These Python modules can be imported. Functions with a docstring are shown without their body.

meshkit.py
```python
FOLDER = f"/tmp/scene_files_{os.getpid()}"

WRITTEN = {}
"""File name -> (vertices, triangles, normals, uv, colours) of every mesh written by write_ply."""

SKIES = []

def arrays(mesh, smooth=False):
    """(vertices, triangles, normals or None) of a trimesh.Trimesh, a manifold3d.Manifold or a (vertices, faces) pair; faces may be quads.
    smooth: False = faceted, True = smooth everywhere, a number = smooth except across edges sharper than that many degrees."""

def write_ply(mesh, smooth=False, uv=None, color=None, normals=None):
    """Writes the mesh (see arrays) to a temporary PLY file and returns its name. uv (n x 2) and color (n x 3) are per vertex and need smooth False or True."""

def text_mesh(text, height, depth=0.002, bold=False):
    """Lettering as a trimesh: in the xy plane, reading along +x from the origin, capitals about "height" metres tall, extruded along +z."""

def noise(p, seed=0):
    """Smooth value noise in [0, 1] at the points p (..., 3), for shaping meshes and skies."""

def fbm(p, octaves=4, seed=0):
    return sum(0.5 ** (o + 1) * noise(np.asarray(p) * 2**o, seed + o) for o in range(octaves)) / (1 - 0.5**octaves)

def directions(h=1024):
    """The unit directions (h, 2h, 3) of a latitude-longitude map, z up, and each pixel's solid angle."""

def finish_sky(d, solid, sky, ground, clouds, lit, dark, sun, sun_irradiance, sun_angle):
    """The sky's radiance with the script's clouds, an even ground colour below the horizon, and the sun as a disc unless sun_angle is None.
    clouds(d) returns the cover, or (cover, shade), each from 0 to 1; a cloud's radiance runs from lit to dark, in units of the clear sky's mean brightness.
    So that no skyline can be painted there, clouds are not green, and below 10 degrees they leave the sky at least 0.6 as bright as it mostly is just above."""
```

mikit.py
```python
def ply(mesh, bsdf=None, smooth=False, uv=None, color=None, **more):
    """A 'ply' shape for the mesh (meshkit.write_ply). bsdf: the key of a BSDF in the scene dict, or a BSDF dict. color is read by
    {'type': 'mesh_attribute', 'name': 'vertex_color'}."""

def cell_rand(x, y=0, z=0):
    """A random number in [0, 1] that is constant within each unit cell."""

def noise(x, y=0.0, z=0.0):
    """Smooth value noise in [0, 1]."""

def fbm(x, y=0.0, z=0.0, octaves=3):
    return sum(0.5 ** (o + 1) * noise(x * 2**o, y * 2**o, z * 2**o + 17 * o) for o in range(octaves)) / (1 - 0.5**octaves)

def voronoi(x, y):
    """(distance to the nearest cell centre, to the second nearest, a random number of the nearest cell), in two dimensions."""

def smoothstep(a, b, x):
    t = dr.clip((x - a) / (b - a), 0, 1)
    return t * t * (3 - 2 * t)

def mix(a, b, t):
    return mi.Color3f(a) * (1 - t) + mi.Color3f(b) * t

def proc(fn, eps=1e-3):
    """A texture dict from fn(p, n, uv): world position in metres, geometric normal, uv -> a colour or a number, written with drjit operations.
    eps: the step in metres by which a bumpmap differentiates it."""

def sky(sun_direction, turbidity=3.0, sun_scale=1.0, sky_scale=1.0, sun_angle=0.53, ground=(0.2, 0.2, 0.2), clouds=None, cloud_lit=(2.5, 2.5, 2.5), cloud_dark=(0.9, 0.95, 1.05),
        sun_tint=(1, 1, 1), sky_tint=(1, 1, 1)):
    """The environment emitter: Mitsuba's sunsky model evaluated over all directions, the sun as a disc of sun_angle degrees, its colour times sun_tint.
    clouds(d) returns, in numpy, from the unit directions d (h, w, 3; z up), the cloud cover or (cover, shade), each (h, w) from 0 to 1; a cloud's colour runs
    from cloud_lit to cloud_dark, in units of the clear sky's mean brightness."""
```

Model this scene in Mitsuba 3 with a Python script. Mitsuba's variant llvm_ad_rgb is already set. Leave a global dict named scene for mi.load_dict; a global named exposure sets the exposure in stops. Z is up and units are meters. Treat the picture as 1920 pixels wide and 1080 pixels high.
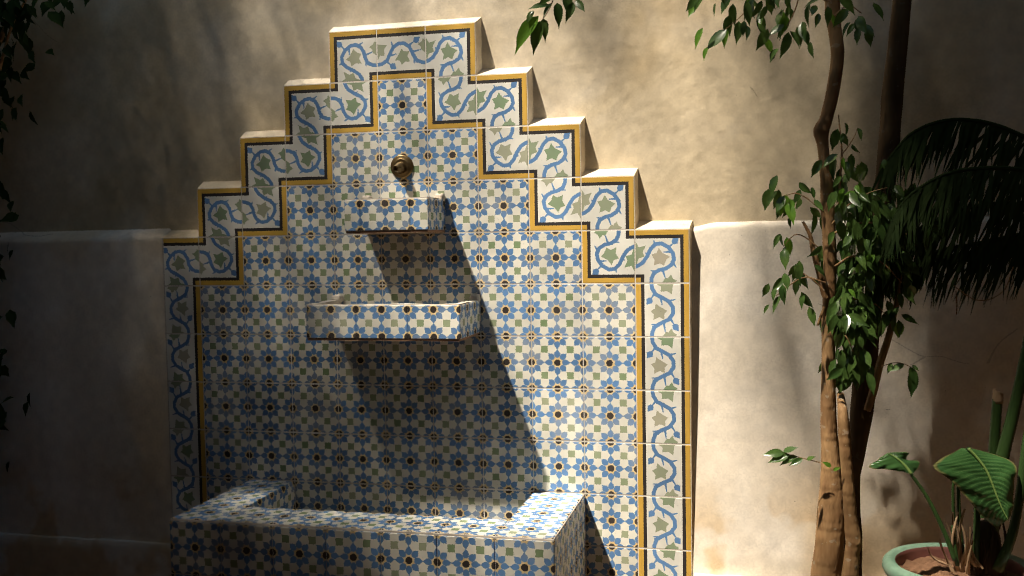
import math
import numpy as np
import trimesh
import shapely.geometry as sg
import manifold3d as m3
import drjit as dr
import mitsuba as mi
import mikit
import meshkit
from mikit import proc, ply, noise, fbm, cell_rand, smoothstep, mix

rng = np.random.default_rng(7)
T = mi.ScalarTransform4f
scene, labels = {"type": "scene"}, {}

# ------------------------------------------------------------------ camera, light, exposure
exposure = 2.98
CAM = np.array([2.4658, -3.8456, 1.5910])
FWD = np.array([-0.2368, 0.9702, -0.0520]); UPV = np.array([0.0044, 0.0546, 0.9985])
scene["camera"] = {"type": "perspective", "fov": 52.67, "fov_axis": "x", "near_clip": 0.05, "far_clip": 200.0,
                   "to_world": T().look_at(origin=CAM.tolist(), target=(CAM + FWD).tolist(), up=UPV.tolist())}
SUN = np.array([-0.377, -0.41, 1.0])          # towards the sun, per metre of height
scene["sky"] = mikit.sky(SUN / np.linalg.norm(SUN), turbidity=3, sun_scale=1.0, sky_scale=0.4, sun_angle=1.2, sun_tint=(0.95, 1.0, 1.06), sky_tint=(1.0, 0.95, 0.76), ground=(0.25, 0.22, 0.18))

# ------------------------------------------------------------------ helpers
def ref(k):
    return {"type": "ref", "id": k}

def key_of(name):
    if name not in scene:
        return name
    n = 1
    while f"{name}_{n:03d}" in scene:
        n += 1
    return f"{name}_{n:03d}"

def add(name, mesh, bsdf, smooth=False, uv=None, label=None, kind=None, **more):
    k = key_of(name)
    scene[k] = ply(mesh, bsdf, smooth, uv, **more)
    if label or kind:
        labels[k] = {}
        if label: labels[k]["label"] = label
        if kind: labels[k]["kind"] = kind
    return k

def thing(key, label, category, group=None):
    labels[key] = {"label": label, "category": category}
    if group: labels[key]["group"] = group
    return key

def structure(key, mesh, bsdf, label, category=None, **k):
    add(key, mesh, bsdf, **k)
    labels[key] = {"label": label, "kind": "structure"}

def cat(ms):
    return trimesh.util.concatenate(ms)

def box(x0, x1, y0, y1, z0, z1):
    b = trimesh.creation.box(extents=(x1 - x0, y1 - y0, z1 - z0))
    b.apply_translation(((x0 + x1) / 2, (y0 + y1) / 2, (z0 + z1) / 2))
    return b

def mbox(x0, x1, y0, y1, z0, z1):
    return m3.Manifold.cube((x1 - x0, y1 - y0, z1 - z0)).translate((x0, y0, z0))

def spline(P, n):
    """Catmull-Rom through the rows of P, n samples for each span."""
    P = np.asarray(P, float)
    Q = np.vstack([2 * P[0] - P[1], P, 2 * P[-1] - P[-2]])
    out = []
    for i in range(1, len(Q) - 2):
        t = np.linspace(0, 1, n, endpoint=False)[:, None]
        a, b, c, d = Q[i - 1], Q[i], Q[i + 1], Q[i + 2]
        out.append(0.5 * (2 * b + (c - a) * t + (2 * a - 5 * b + 4 * c - d) * t * t + (3 * b - a - 3 * c + d) * t ** 3))
    out.append(P[-1:])
    return np.vstack(out)

def tube(P, n=6, sides=8, rough=0.0, cap=True, seed=0):
    """A tapering tube through points (x, y, z, radius)."""
    S = spline(P, n)
    p, r = S[:, :3], np.maximum(S[:, 3], 2e-4)
    t = np.gradient(p, axis=0)
    t /= np.linalg.norm(t, axis=1, keepdims=True) + 1e-12
    a = np.cross(t, [0.31, 0.9, 0.2]); a /= np.linalg.norm(a, axis=1, keepdims=True) + 1e-12
    b = np.cross(t, a)
    ang = np.arange(sides) * 2 * np.pi / sides
    d = np.cos(ang)[None, :, None] * a[:, None] + np.sin(ang)[None, :, None] * b[:, None]
    R = r[:, None] * np.ones(sides)
    if rough:
        q = p[:, None] + d * r[:, None, None]
        R = R * (1 + rough * (meshkit.fbm(q * [22, 22, 7] + seed, 3) - 0.5) * 2)
    v = (p[:, None] + d * R[..., None]).reshape(-1, 3)
    i, j = np.meshgrid(np.arange(len(p) - 1), np.arange(sides), indexing="ij")
    q = np.stack([i * sides + j, i * sides + (j + 1) % sides, (i + 1) * sides + (j + 1) % sides, (i + 1) * sides + j], -1).reshape(-1, 4)
    f = np.vstack([q[:, [0, 1, 2]], q[:, [0, 2, 3]]])
    if cap:
        m = len(v)
        v = np.vstack([v, p[:1], p[-1:]])
        k = np.arange(sides); e = (len(p) - 1) * sides
        f = np.vstack([f, np.stack([k * 0 + m, (k + 1) % sides, k], 1), np.stack([k * 0 + m + 1, e + k, e + (k + 1) % sides], 1)])
    return trimesh.Trimesh(v, f, process=False)

def lathe(profile, sides=40):
    """Profile rows (radius, height) turned about z."""
    P = np.asarray(profile, float)
    ang = np.arange(sides) * 2 * np.pi / sides
    v = np.stack([P[:, :1] * np.cos(ang), P[:, :1] * np.sin(ang), P[:, 1:] + 0 * ang], -1).reshape(-1, 3)
    i, j = np.meshgrid(np.arange(len(P) - 1), np.arange(sides), indexing="ij")
    q = np.stack([i * sides + j, i * sides + (j + 1) % sides, (i + 1) * sides + (j + 1) % sides, (i + 1) * sides + j], -1).reshape(-1, 4)
    return trimesh.Trimesh(v, np.vstack([q[:, [0, 1, 2]], q[:, [0, 2, 3]]]), process=False)

def grid(V):
    """Triangles of a grid of vertices V (a, b, 3)."""
    a, b = V.shape[:2]
    i, j = np.meshgrid(np.arange(a - 1), np.arange(b - 1), indexing="ij")
    q = np.stack([i * b + j, (i + 1) * b + j, (i + 1) * b + j + 1, i * b + j + 1], -1).reshape(-1, 4)
    return trimesh.Trimesh(V.reshape(-1, 3), np.vstack([q[:, [0, 1, 2]], q[:, [0, 2, 3]]]), process=False)

# ------------------------------------------------------------------ materials
WHITE, BLUE = (0.62, 0.612, 0.545), (0.100, 0.205, 0.40)
GOLD, BLACK = (0.50, 0.31, 0.060), (0.030, 0.027, 0.026)

def seg_d(u, v, a, b):
    ax, ay = a; bx, by = b[0] - ax, b[1] - ay
    t = dr.clip(((u - ax) * bx + (v - ay) * by) / (bx * bx + by * by + 1e-12), 0, 1)
    return dr.sqrt(dr.square(u - ax - t * bx) + dr.square(v - ay - t * by)), t

def line_d(u, v, pts):
    d = mi.Float(9)
    for a, b in zip(pts[:-1], pts[1:]):
        d = dr.minimum(d, seg_d(u, v, a, b)[0])
    return d

def inside(u, v, poly):
    c = mi.Bool(False)
    for (ax, ay), (bx, by) in zip(poly, poly[1:] + poly[:1]):
        if abs(ay - by) < 1e-9:
            continue
        hit = ((mi.Float(ay) > v) != (mi.Float(by) > v)) & (u < (bx - ax) * (v - ay) / (by - ay) + ax)
        c = c ^ hit
    return c

def aged(c, u, v, cid, p):
    """Faint stains, wear and tone of each cement tile (per tile and by world position)."""
    tone = 0.89 + 0.22 * cell_rand(cid, 3, 1)
    st = fbm(p.x * 9 + p.y * 7, p.z * 9 - p.y * 5, 3.0, 4)
    sp = noise(p.x * 240 + p.y * 130, p.z * 240 - p.y * 110, 1.0)
    w = tone * (0.80 + 0.36 * st)
    c = c * w
    return dr.select(sp > 0.965, c * 0.75 + 0.03, c)

def field_tile(p, n, uv):
    cid = dr.floor(uv.x * 0.125)          # tiles are spaced 8 apart in u
    u, v = uv.x - cid * 8, uv.y
    wob = (noise(p.x * 110, p.z * 110, p.y * 110) - 0.5) * 0.022
    a, b = u * 2 + wob, v * 2 + wob * 0.7
    dx, dy = dr.abs(a - dr.round(a)), dr.abs(b - dr.round(b))
    r = dr.sqrt(dx * dx + dy * dy)
    x, y = dr.maximum(dx, dy), dr.minimum(dx, dy)
    s = 0.70710678
    e1 = dr.square((x - 0.315) / 0.134) + dr.square(y / 0.115)
    tip1 = (x > 0.33) & (y < (0.515 - x) * 0.66)
    xd, yd = (x + y) * s, dr.abs(y - x) * s
    e2 = dr.square((xd - 0.312) / 0.134) + dr.square(yd / 0.115)
    tip2 = (xd > 0.33) & (yd < (0.490 - xd) * 0.8)
    blue = (e1 < 1) | tip1 | (e2 < 1) | tip2
    ex, ey = dr.abs(a - dr.floor(a) - 0.5), dr.abs(b - dr.floor(b) - 0.5)
    green = dr.maximum(ex, ey) < 0.132
    gid = cell_rand(cid, dr.floor(a) + 7, dr.floor(b) + 3)
    gt = cell_rand(cid, 11, 5) * 0.7 + gid * 0.3
    gcol = mix((0.155, 0.23, 0.115), (0.33, 0.35, 0.25), gt)
    c = mi.Color3f(WHITE)
    c = dr.select(green, gcol, c)
    orange = r < 0.235
    c = dr.select(orange, mix((0.56, 0.42, 0.21), (0.62, 0.51, 0.33), gid), c)
    bj = 0.85 + 0.35 * cell_rand(cid, 2, 9)
    fade = smoothstep(0.56, 0.80, fbm(p.x * 7 + 9, p.z * 7, p.y * 7, 3) + 0.12 * cell_rand(cid, dr.round(a), dr.round(b)))
    c = dr.select(blue & (r > 0.15), mix(mi.Color3f(BLUE) * bj, (0.27, 0.30, 0.34), 0.6 * fade), c)
    c = dr.select(r < 0.120 + 0.014 * gid, mix((0.028, 0.024, 0.022), (0.062, 0.052, 0.046), cell_rand(cid, 8, 8)), c)
    return aged(c, u, v, cid, p)

VINE_O = [(-0.02, .70), (.06, .67), (.14, .62), (.225, .50), (.29, .36), (.38, .275), (.49, .262), (.617, .335), (.700, .45), (.718, .56), (.667, .665), (.567, .728), (.44, .757), (.345, .815), (.303, .91), (.295, 1.02)]
VINE_S = [(.295, -0.02), (.312, .10), (.378, .21), (.49, .265), (.617, .337), (.690, .445), (.692, .56), (.617, .672), (.44, .757), (.345, .82), (.303, .93), (.295, 1.02)]
THORN_O = [((.365, .27), (.35, .21)), ((.70, .62), (.752, .705)), ((.38, .78), (.295, .765)), ((.62, .34), (.71, .262)), ((.66, .42), (.53, .425)), ((.50, .74), (.555, .90)), ((.23, .50), (.20, .43))]
THORN_S = [((.62, .335), (.735, .30)), ((.40, .775), (.295, .765)), ((.36, .19), (.285, .29)), ((.64, .655), (.715, .775)), ((.46, .25), (.492, .40)), ((.52, .73), (.545, .90)), ((.33, .88), (.31, .80))]
def lobed(P, t=0.30):
    """The leaf outline P (tip, notch, tip ...) with shallower notches."""
    cx_, cy_ = sum(a for a, _ in P) / len(P), sum(b for _, b in P) / len(P)
    return [(a + (a - cx_) * t, b + (b - cy_) * t) if i % 2 else (a, b) for i, (a, b) in enumerate(P)]
LEAF_O = [(.44, .345), (.504, .449), (.645, .51), (.567, .564), (.532, .675), (.453, .62), (.345, .675), (.37, .565), (.305, .468), (.403, .449)]
LEAF_OL = [(.015, .23), (.065, .335), (.205, .295), (.135, .42), (.175, .505), (.06, .535), (.015, .70), (-.06, .60), (-.19, .60), (-.12, .45), (-.2, .34), (-.07, .36)]
LEAF_B = [(.66, .838), (.69, .92), (.765, .955), (.69, 1.03), (.672, 1.21), (.585, 1.14), (.47, 1.16), (.48, 1.06), (.395, 1.02), (.50, .985), (.56, .90), (.60, .915)]
LEAF_S = [(.372, .372), (.453, .447), (.585, .508), (.52, .566), (.532, .675), (.44, .622), (.328, .685), (.345, .58), (.275, .512), (.365, .477)]

LEAF_O, LEAF_OL, LEAF_B, LEAF_S = lobed(LEAF_O, .11), lobed(LEAF_OL, .05), lobed(LEAF_B, .05), lobed(LEAF_S, .11)

def bud(u, v, c, a):
    """A small pear-shaped bud at c whose tip points along a."""
    du, dv = u - c[0], v - c[1]
    al, pe = du * a[0] + dv * a[1], dr.abs(du * -a[1] + dv * a[0])
    return (dr.square(al / 0.058) + dr.square(pe / 0.056) < 1) | ((al > 0) & (pe < (0.098 - al) * 0.75))

def border(u, v, p, cid, corner):
    w = (noise(p.x * 45, p.z * 45, 2.0) - 0.5) * 0.004
    u, v = u + w, v + w
    leafc = mix((0.19, 0.265, 0.165), (0.36, 0.335, 0.265), smoothstep(0.15, 0.95, cell_rand(cid, 4, 7)))
    leafe = mix((0.19, 0.265, 0.165), (0.33, 0.335, 0.25), cell_rand(cid, 5, 2))
    c = mi.Color3f((0.625, 0.62, 0.57))
    below = [(x, y - 1) for x, y in LEAF_B]
    if corner:
        c = dr.select(inside(u, v, LEAF_O), leafc, c)
        c = dr.select(inside(u, v, LEAF_OL) | inside(u, v, LEAF_B), leafe, c)
        d, thorns = line_d(u, v, VINE_O), THORN_O
        buds = bud(u, v, (.735, .225), (.75, -.66))
    else:
        c = dr.select(inside(u, v, LEAF_S), leafc, c)
        c = dr.select(inside(u, v, below) | inside(u, v, LEAF_B), leafe, c)
        d, thorns = line_d(u, v, VINE_S), THORN_S
        buds = bud(u, v, (.262, .322), (-.6, .8)) | bud(u, v, (.735, .812), (.6, .8))
    blue = (d < 0.036) | buds
    for a, b in thorns:
        e, t = seg_d(u, v, a, b)
        blue = blue | (e < 0.024 - 0.015 * t)
    c = dr.select(blue, mi.Color3f(BLUE) * (0.85 + 0.3 * cell_rand(cid, 6, 6)), c)
    if corner:
        edge = dr.minimum(1 - u, v)                       # outer edges: right and top
        inner = dr.maximum(u, 1 - v)                      # the notch at bottom left
        c = dr.select((edge < 0.168) | (inner < 0.168), mi.Color3f(BLACK), c)
        c = dr.select((edge < 0.105) | (inner < 0.105), mi.Color3f(GOLD), c)
    else:
        edge = dr.minimum(u, 1 - u)
        c = dr.select(edge < 0.168, mi.Color3f(BLACK), c)
        c = dr.select(edge < 0.105, mi.Color3f(GOLD), c)
    return aged(c, u, v, cid, p)

def vine_straight(p, n, uv):
    cid = dr.floor(uv.x * 0.125)
    return border(uv.x - cid * 8, uv.y, p, cid, False)

def vine_corner(p, n, uv):
    cid = dr.floor(uv.x * 0.125)
    return border(uv.x - cid * 8, uv.y, p, cid, True)

def tile_rough(p, n, uv):
    return 0.30 + 0.28 * fbm(p.x * 14, p.z * 14, p.y * 14, 3)

for k, fn in (("field_tile", field_tile), ("vine_tile", vine_straight), ("vine_corner_tile", vine_corner)):
    scene["bsdf_" + k] = {"type": "twosided", "bsdf": {"type": "principled", "base_color": proc(fn), "roughness": proc(tile_rough), "specular": 0.4}}

def plaster(base, pale, stain, relief, gain=1.0, stains=None):
    def col(p, n, uv):
        x, y, z = p.x, p.y, p.z
        big = fbm(x * 1.7 + 3, z * 1.7, y * 1.7, 4)
        mid = fbm(x * 5.5 + fbm(x * 3, z * 3, y, 2) * 2, z * 4.6, y * 5, 4)
        fine = fbm(x * 34, z * 30, y * 30, 3)
        c = mix(base, pale, smoothstep(0.40, 0.66, 0.5 * big + 0.5 * mid))
        c = c * (1 - 0.55 * smoothstep(0.52, 0.74, fbm(x * 2.6 + 11, z * 2.2 + 5, y * 2, 4)) * (1 - mi.Color3f(stain)))
        if stains is not None:
            c = c * (1 - stains(x, z) * (1 - mi.Color3f(stain)))
        c = c * (0.86 + 0.28 * fine) * (0.9 + 0.2 * fbm(x * 8, z * 1.6, y, 3))
        wx, wz = x + 0.25 * fbm(x * 3, z * 3, y, 3), z + 0.25 * fbm(x * 3 + 9, z * 3, y, 3)
        d1, d2, w_ = mikit.voronoi(wx * 1.1, wz * 1.1)
        crack = (d2 - d1 < 0.0045) & (fbm(x * 1.6 + 20, z * 1.6, y, 2) > 0.64)
        c = dr.select(crack, c * 0.74, c)
        c = c * (0.93 + 0.14 * noise(x * 210, z * 210, y * 210))
        dots = noise(x * 70, z * 70, y * 70)
        return dr.clip(dr.select(dots > 0.975, c * 0.6, c), 0.01, 0.9)

    def height(p, n, uv):
        x, y, z = p.x, p.y, p.z
        h = fbm(x * 26, z * 26, y * 26, 4) * 0.6 + fbm(x * 9 + z * 2, z * 6, y * 8, 3)
        return h
    return {"type": "bumpmap", "arbitrary": proc(height, eps=2e-3), "scale": relief, "bsdf": {"type": "twosided", "bsdf": {"type": "principled", "base_color": proc(col), "roughness": 0.85, "specular": 0.25}}}

def damp(x, z):
    """Ochre damp patches low on the right dado."""
    return 0.8 * smoothstep(0.50, 0.62, fbm(x * 5 + 2, z * 5 + 8, 0.0, 4)) * smoothstep(0.75, 0.40, z)

scene["bsdf_wall_plaster"] = plaster((0.50, 0.42, 0.29), (0.565, 0.50, 0.395), (0.78, 0.69, 0.53), 0.006)
scene["bsdf_dado_plaster"] = plaster((0.65, 0.59, 0.495), (0.71, 0.665, 0.59), (0.80, 0.66, 0.46), 0.004, stains=damp)
scene["bsdf_edge_plaster"] = plaster((0.60, 0.51, 0.37), (0.68, 0.62, 0.52), (0.8, 0.66, 0.46), 0.004)
scene["bsdf_mortar"] = plaster((0.50, 0.46, 0.40), (0.62, 0.58, 0.52), (0.72, 0.62, 0.52), 0.003)
scene["bsdf_grout"] = plaster((0.46, 0.43, 0.38), (0.66, 0.63, 0.58), (0.75, 0.68, 0.60), 0.002)
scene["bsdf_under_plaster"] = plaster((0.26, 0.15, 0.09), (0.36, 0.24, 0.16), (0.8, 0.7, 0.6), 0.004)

scene["bsdf_terracotta"] = plaster((0.26, 0.18, 0.095), (0.31, 0.225, 0.13), (0.8, 0.7, 0.6), 0.004)

def stone(p, n, uv):
    return mix((0.18, 0.10, 0.05), (0.27, 0.16, 0.085), fbm(p.x * 3, p.y * 3, 0.0, 4)) * (0.85 + 0.3 * fbm(p.x * 30, p.y * 30, 0.0, 3))
scene["bsdf_ground"] = {"type": "principled", "base_color": proc(stone), "roughness": 0.8}

def brass(p, n, uv):
    return mix((0.11, 0.075, 0.034), (0.23, 0.16, 0.075), fbm(p.x * 60, p.y * 60, p.z * 60, 3))
scene["bsdf_brass"] = {"type": "twosided", "bsdf": {"type": "principled", "base_color": proc(brass), "metallic": 0.9, "roughness": 0.34}}
scene["bsdf_dark_hole"] = {"type": "twosided", "bsdf": {"type": "diffuse", "reflectance": {"type": "rgb", "value": [0.01, 0.009, 0.008]}}}

def bark(p, n, uv):
    a = fbm(p.x * 40, p.y * 40, p.z * 9, 4)
    b = fbm(p.x * 9 + 4, p.y * 9, p.z * 5, 3)
    c = mix((0.18, 0.092, 0.038), (0.40, 0.245, 0.115), smoothstep(0.25, 0.75, 0.55 * a + 0.45 * b))
    ring = noise(p.x * 3, p.y * 3, p.z * 55)
    c = c * (0.85 + 0.2 * ring)
    return dr.select(fbm(p.x * 50, p.y * 50, p.z * 50, 3) > 0.71, mix(c, (0.40, 0.34, 0.26), 0.5), c)

def bark_h(p, n, uv):
    return fbm(p.x * 60, p.y * 60, p.z * 18, 4) + 0.5 * noise(p.x * 8, p.y * 8, p.z * 70)
scene["bsdf_bark"] = {"type": "bumpmap", "arbitrary": proc(bark_h), "scale": 0.006, "bsdf": {"type": "twosided", "bsdf": {"type": "principled", "base_color": proc(bark), "roughness": 0.7, "specular": 0.3}}}

def shaded_bark(p, n, uv):
    return bark(p, n, uv) * mi.Color3f(0.30, 0.32, 0.33)  # bark colour darkened to stand for the shade on the rear trunk
scene["bsdf_shaded_bark"] = {"type": "bumpmap", "arbitrary": proc(bark_h), "scale": 0.006, "bsdf": {"type": "twosided", "bsdf": {"type": "principled", "base_color": proc(shaded_bark), "roughness": 0.8, "specular": 0.2}}}

def leafcol(lo, hi, f):
    def fn(p, n, uv):
        return mix(lo, hi, noise(p.x * f, p.y * f, p.z * f)) * (0.8 + 0.4 * fbm(p.x * 90, p.y * 90, p.z * 90, 2))
    return fn
def thin_leaf(lo, hi, f, rough, trans):
    return {"type": "principledthin", "base_color": proc(leafcol(lo, hi, f)), "roughness": rough, "diff_trans": trans, "eta": 1.45}
def glossy_leaf(lo, hi, f, rough, trans, weight):
    """A waxy leaf: a glossy opaque skin blended with light shining through."""
    skin = {"type": "twosided", "bsdf": {"type": "principled", "base_color": proc(leafcol(lo, hi, f)), "roughness": rough, "specular": 0.55}}
    return {"type": "blendbsdf", "weight": weight, "skin": skin, "thin": thin_leaf(tuple(1.6 * q for q in lo), tuple(1.6 * q for q in hi), f, 0.5, trans)}
scene["bsdf_ficus_leaf"] = glossy_leaf((0.026, 0.062, 0.016), (0.095, 0.165, 0.040), 25, 0.24, 1.0, 0.38)
scene["bsdf_young_sunlit_leaf"] = glossy_leaf((0.08, 0.19, 0.02), (0.13, 0.27, 0.035), 25, 0.28, 1.2, 0.5)
scene["bsdf_crown_leaf"] = thin_leaf((0.030, 0.062, 0.016), (0.065, 0.115, 0.030), 5, 0.45, 0.35)
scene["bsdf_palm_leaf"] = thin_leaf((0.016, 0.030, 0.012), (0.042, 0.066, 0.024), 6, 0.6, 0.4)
scene["bsdf_vine_leaf"] = thin_leaf((0.015, 0.035, 0.012), (0.040, 0.070, 0.022), 8, 0.4, 0.4)

# ------------------------------------------------------------------ measured courses of stems and leaves (metres; the fourth number is a radius)
TRUNK_MAIN = [(2.654, -0.42, 0.262, 0.0691), (2.658, -0.42, 0.473, 0.0516), (2.661, -0.42, 0.52, 0.0498), (2.67, -0.42, 0.635, 0.0454), (2.673, -0.42, 0.752, 0.0368), (2.67, -0.42, 0.867, 0.029), (2.664, -0.42, 0.981, 0.0247), (2.664, -0.42, 1.144, 0.0221), (2.665, -0.42, 1.274, 0.0212), (2.669, -0.42, 1.437, 0.0203), (2.667, -0.42, 1.572, 0.0203), (2.661, -0.42, 1.69, 0.0202), (2.658, -0.42, 1.749, 0.0185), (2.648, -0.42, 1.85, 0.0185), (2.644, -0.42, 1.9, 0.0253), (2.658, -0.42, 1.933, 0.0202), (2.679, -0.42, 2.024, 0.0201), (2.692, -0.42, 2.136, 0.0209), (2.681, -0.42, 2.239, 0.0209), (2.678, -0.42, 2.294, 0.0217), (2.689, -0.42, 2.403, 0.0216), (2.676, -0.42, 2.568, 0.0233), (2.653, -0.42, 2.847, 0.0199), (2.582, -0.42, 3.163, 0.0166)]
TRUNK_FRONT = [(2.71, -0.5, 0.332, 0.0302), (2.724, -0.5, 0.503, 0.0267), (2.729, -0.5, 0.58, 0.0242), (2.734, -0.5, 0.614, 0.025), (2.726, -0.5, 0.689, 0.02), (2.719, -0.5, 0.773, 0.0191), (2.713, -0.5, 0.857, 0.0191), (2.707, -0.5, 0.941, 0.0191), (2.702, -0.5, 1.016, 0.0149), (2.7, -0.44, 1.065, 0.0118)]
TRUNK_REAR = [(2.733, -0.3, 0.257, 0.0533), (2.736, -0.3, 0.582, 0.0389), (2.746, -0.3, 0.761, 0.0264), (2.76, -0.3, 0.85, 0.0264), (2.773, -0.3, 0.975, 0.0351), (2.786, -0.3, 1.116, 0.0367), (2.799, -0.3, 1.256, 0.0331), (2.816, -0.3, 1.396, 0.0313), (2.84, -0.3, 1.638, 0.0328), (2.861, -0.3, 1.894, 0.0326), (2.873, -0.3, 2.064, 0.0325), (2.895, -0.3, 2.282, 0.0289), (2.911, -0.3, 2.449, 0.0271), (2.942, -0.3, 2.728, 0.0236), (3.035, -0.3, 3.046, 0.0183)]
BRANCH_RIGHT = [(2.787, -0.36, 1.003, 0.012), (2.807, -0.36, 1.072, 0.0129), (2.825, -0.36, 1.152, 0.012), (2.849, -0.36, 1.231, 0.0111), (2.865, -0.36, 1.301, 0.0102), (2.881, -0.36, 1.382, 0.0076), (2.89, -0.36, 1.466, 0.0059)]
BRANCH_LEFT = [(2.657, -0.46, 1.371, 0.0084), (2.649, -0.46, 1.388, 0.0101), (2.638, -0.46, 1.439, 0.0101), (2.625, -0.46, 1.489, 0.0092), (2.615, -0.46, 1.531, 0.0084), (2.606, -0.46, 1.573, 0.0059), (2.585, -0.46, 1.615, 0.0042)]
STUB_TWIG = [(2.655, -0.44, 1.353, 0.0051), (2.642, -0.44, 1.319, 0.0051), (2.63, -0.44, 1.285, 0.0034)]
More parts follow.
